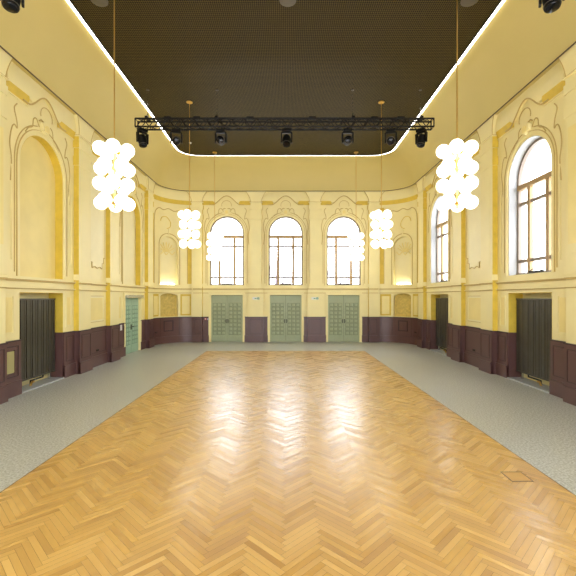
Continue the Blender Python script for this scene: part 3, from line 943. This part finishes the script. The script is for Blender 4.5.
def exit_sign(x, lab):
    root = empty('exit_sign', (x, WY - .16, 2.26)); tag(root, lab, 'exit sign', 'green exit signs between the back doors')
    f = MB(); f.box(-.19, .19, -.03, 0, 0, .13, WHITE); f.build('panel', root)
    f = MB(); y0, y1 = -.034, -.03
    f.box(-.03, .05, y0, y1, .05, .08, SIGNG)                                     # arrow shaft
    f.hexa([(-.08, y0, .06), (-.03, y0, .03), (-.03, y1, .03), (-.08, y1, .06), (-.08, y0, .07), (-.03, y0, .10), (-.03, y1, .10), (-.08, y1, .07)], SIGNG)
    f.build('arrow', root)
    f = MB(); f.box(.07, .175, y0, y1, .012, .118, SIGNG); b = f.build('door_symbol', root)
    f = MB(); y0, y1 = -.038, -.034
    f.box(.118, .134, y0, y1, .088, .104, WHITE)
    f.tube([(.125, y0, .085), (.12, y0, .055), (.10, y0, .025)], .006, WHITE, n=5); f.tube([(.12, y0, .055), (.14, y0, .045), (.145, y0, .022)], .006, WHITE, n=5)
    f.tube([(.10, y0, .06), (.125, y0, .078), (.148, y0, .066)], .005, WHITE, n=5)
    f.build('running_figure', root)
exit_sign(-1.57, 'small green and white exit sign between the left and middle doors')
exit_sign(1.55, 'small green and white exit sign between the middle and right doors')

def plate(name, P, s, z, d, w, h, mt, label, cat, inner=None, ninner=0, imt=None):
    f = MB(); wbox(f, P, s - w / 2, s + w / 2, d, d + .015, z - h / 2, z + h / 2, mt)
    o = f.build(name); 
    if ninner:
        for k in range(ninner):
            f = MB(); sx = s - w / 2 + w * (k + .5) / ninner
            wbox(f, P, sx - w / ninner * .3, sx + w / ninner * .3, d + .015, d + .02, z - h * .28, z + h * .28, imt or DARKP); f.build(inner, o)
    tag(o, label, cat); return o
plate('light_switch', PL, 15.72, 1.18, .045, .16, .22, WHITE, 'white switch plate on the plum dado beside the green left door', 'switch', 'rocker', 2, WHITE)
plate('fire_call_point', PB, -4.27, 1.23, .045, .10, .10, RED, 'small red call point at the dado top left of the back left door', 'call point', 'button', 1, WHITE)
plate('wall_label', PB, -4.14, 1.22, .045, .09, .08, PINK, 'small lilac plate beside the red call point by the left back door', 'sign')
plate('wall_socket', PL, 13.75, .55, .045, .17, .07, DARKP, 'black socket low on the left dado between the radiator and the green door', 'socket', 'outlet', 2, BLACK)
plate('wall_socket', PR, 13.75, .55, .045, .17, .07, DARKP, 'black socket low on the right dado between the two radiators', 'socket', 'outlet', 2, BLACK)
plate('wall_socket', PCL, .45, .62, .035, .16, .07, DARKP, 'small black socket on the plum dado of the left rounded corner', 'socket', 'outlet', 2, STEEL)
plate('wall_socket', PCR, .45, .62, .035, .16, .07, DARKP, 'small black socket on the plum dado of the right rounded corner', 'socket', 'outlet', 2, STEEL)
f = MB(); wbox(f, PL, 9.2, 9.52, .045, .06, .58, 1.1, mat('olive_infill', (.42, .38, .17), .4)); frame_rect(f, PL, 9.14, 9.58, .5, 1.18, .035, .06, .04, PLUM)
trim(f, 'olive infill panel with a plum frame low in the near left dado')

# floor boxes in the parquet
lm = mat('oak_lid', (.58, .34, .09), .35, noise=.08, nscale=12)
def hatch(x, y, h, label, fm, lid):
    root = empty('floor_hatch', (x, y, .005)); tag(root, label, 'floor box', 'floor box lids in the parquet')
    f = MB(); f.box(-h, h, -h, h, -.001, .001, lid); f.build('lid', root)
    f = MB(); g = h + .011
    for a, b, c_, d_ in ((-g, g, -g, -h), (-g, g, h, g), (-g, -h, -h, h), (h, g, -h, h)): f.box(a, b, c_, d_, -.001, .003, fm)
    f.build('lid_frame', root)
hatch(3.08, 5.27, .13, 'square floor box lid with dark edge, nearer one at the right parquet edge', PLUM_D, lm)
hatch(3.24, 8.55, .13, 'square floor box lid with faint edge, farther one at the right parquet edge', mat('faint_brass_edge', (.36, .24, .12), .35), lm)

# niche uplights in the rounded corners
for P, lab in ((PCL, 'slim lit bar on the sill of the left corner niche'), (PCR, 'slim lit bar on the sill of the right corner niche')):
    c = ARC * .50
    f = MB(); wbox(f, P, c - .38, c + .38, -.20, -.15, 3.052, 3.085, NLED, seg=6)
    tag(f.build('niche_light'), lab, 'light strip')

# ------------------------------------------------------------------ outside: paving, bare trees, pale building
f = MB(); f.box(-40, 40, -30, WY + .56, -1.2, -.9, SNOW) if False else f.box(-40, 60, -30, 70, -1.4, -1.2, SNOW)
struct(f.build('ground_outside'))
def tree(x, y, h, seed, label):
    random.seed(seed); root = empty('bare_tree', (x, y, -1.2)); tag(root, label, 'tree', 'bare trees outside the windows')
    f = MB(); f.tube([(0, 0, 0), (.05, .05, h * .3), (-.05, 0, h * .6), (.05, 0, h * .85)], [.16, .13, .09, .03], BARK, n=8); f.build('trunk', root, True)
    br = MB()
    def grow(p, d, L, r, lev):
        q = p + d * L; mid = p + d * L * .5 + Vector((random.uniform(-.1, .1),) * 3) * L * .4
        br.tube([p, mid, q], [r, r * .8, r * .55], BARK, n=4)
        if lev:
            for k in range(3):
                nd = (d + Vector((random.uniform(-.8, .8), random.uniform(-.8, .8), random.uniform(-.3, .6)))).normalized()
                grow(p + d * L * random.uniform(.45, 1), nd, L * .65, r * .55, lev - 1)
    for k in range(11):
        a = random.uniform(0, 2 * pi); z = h * (.3 + .05 * k)
        grow(Vector((0, 0, z)), Vector((cos(a), sin(a), random.uniform(.3, .9))).normalized(), h * .17, .045, 3)
    br.build('branches', root)
tree(-.6, 27, 7.5, 3, 'bare branching tree outside the middle back window')
tree(3.9, 30, 6.0, 5, 'bare branching tree outside the right back window')

# ------------------------------------------------------------------ world and camera
w = bpy.data.worlds.new('overcast_sky'); S.world = w; w.use_nodes = True
bg = w.node_tree.nodes['Background']; bg.inputs[0].default_value = (.93, .96, 1, 1); bg.inputs[1].default_value = 2.9
cd = bpy.data.cameras.new('camera'); cd.sensor_width = 36; cd.lens = 36 * 395 / 576
cd.shift_x = 2.3 / 576; cd.shift_y = 9 / 576; cd.clip_end = 300
cam = bpy.data.objects.new('camera', cd); C.objects.link(cam); cam.location = (0, 0, EYE); cam.rotation_euler = (pi / 2, 0, 0)
S.camera = cam
vs = S.view_settings
vs.view_transform = 'Standard'; vs.look = 'None'; vs.gamma = 1; vs.use_curve_mapping = False
vs.exposure = 1.8
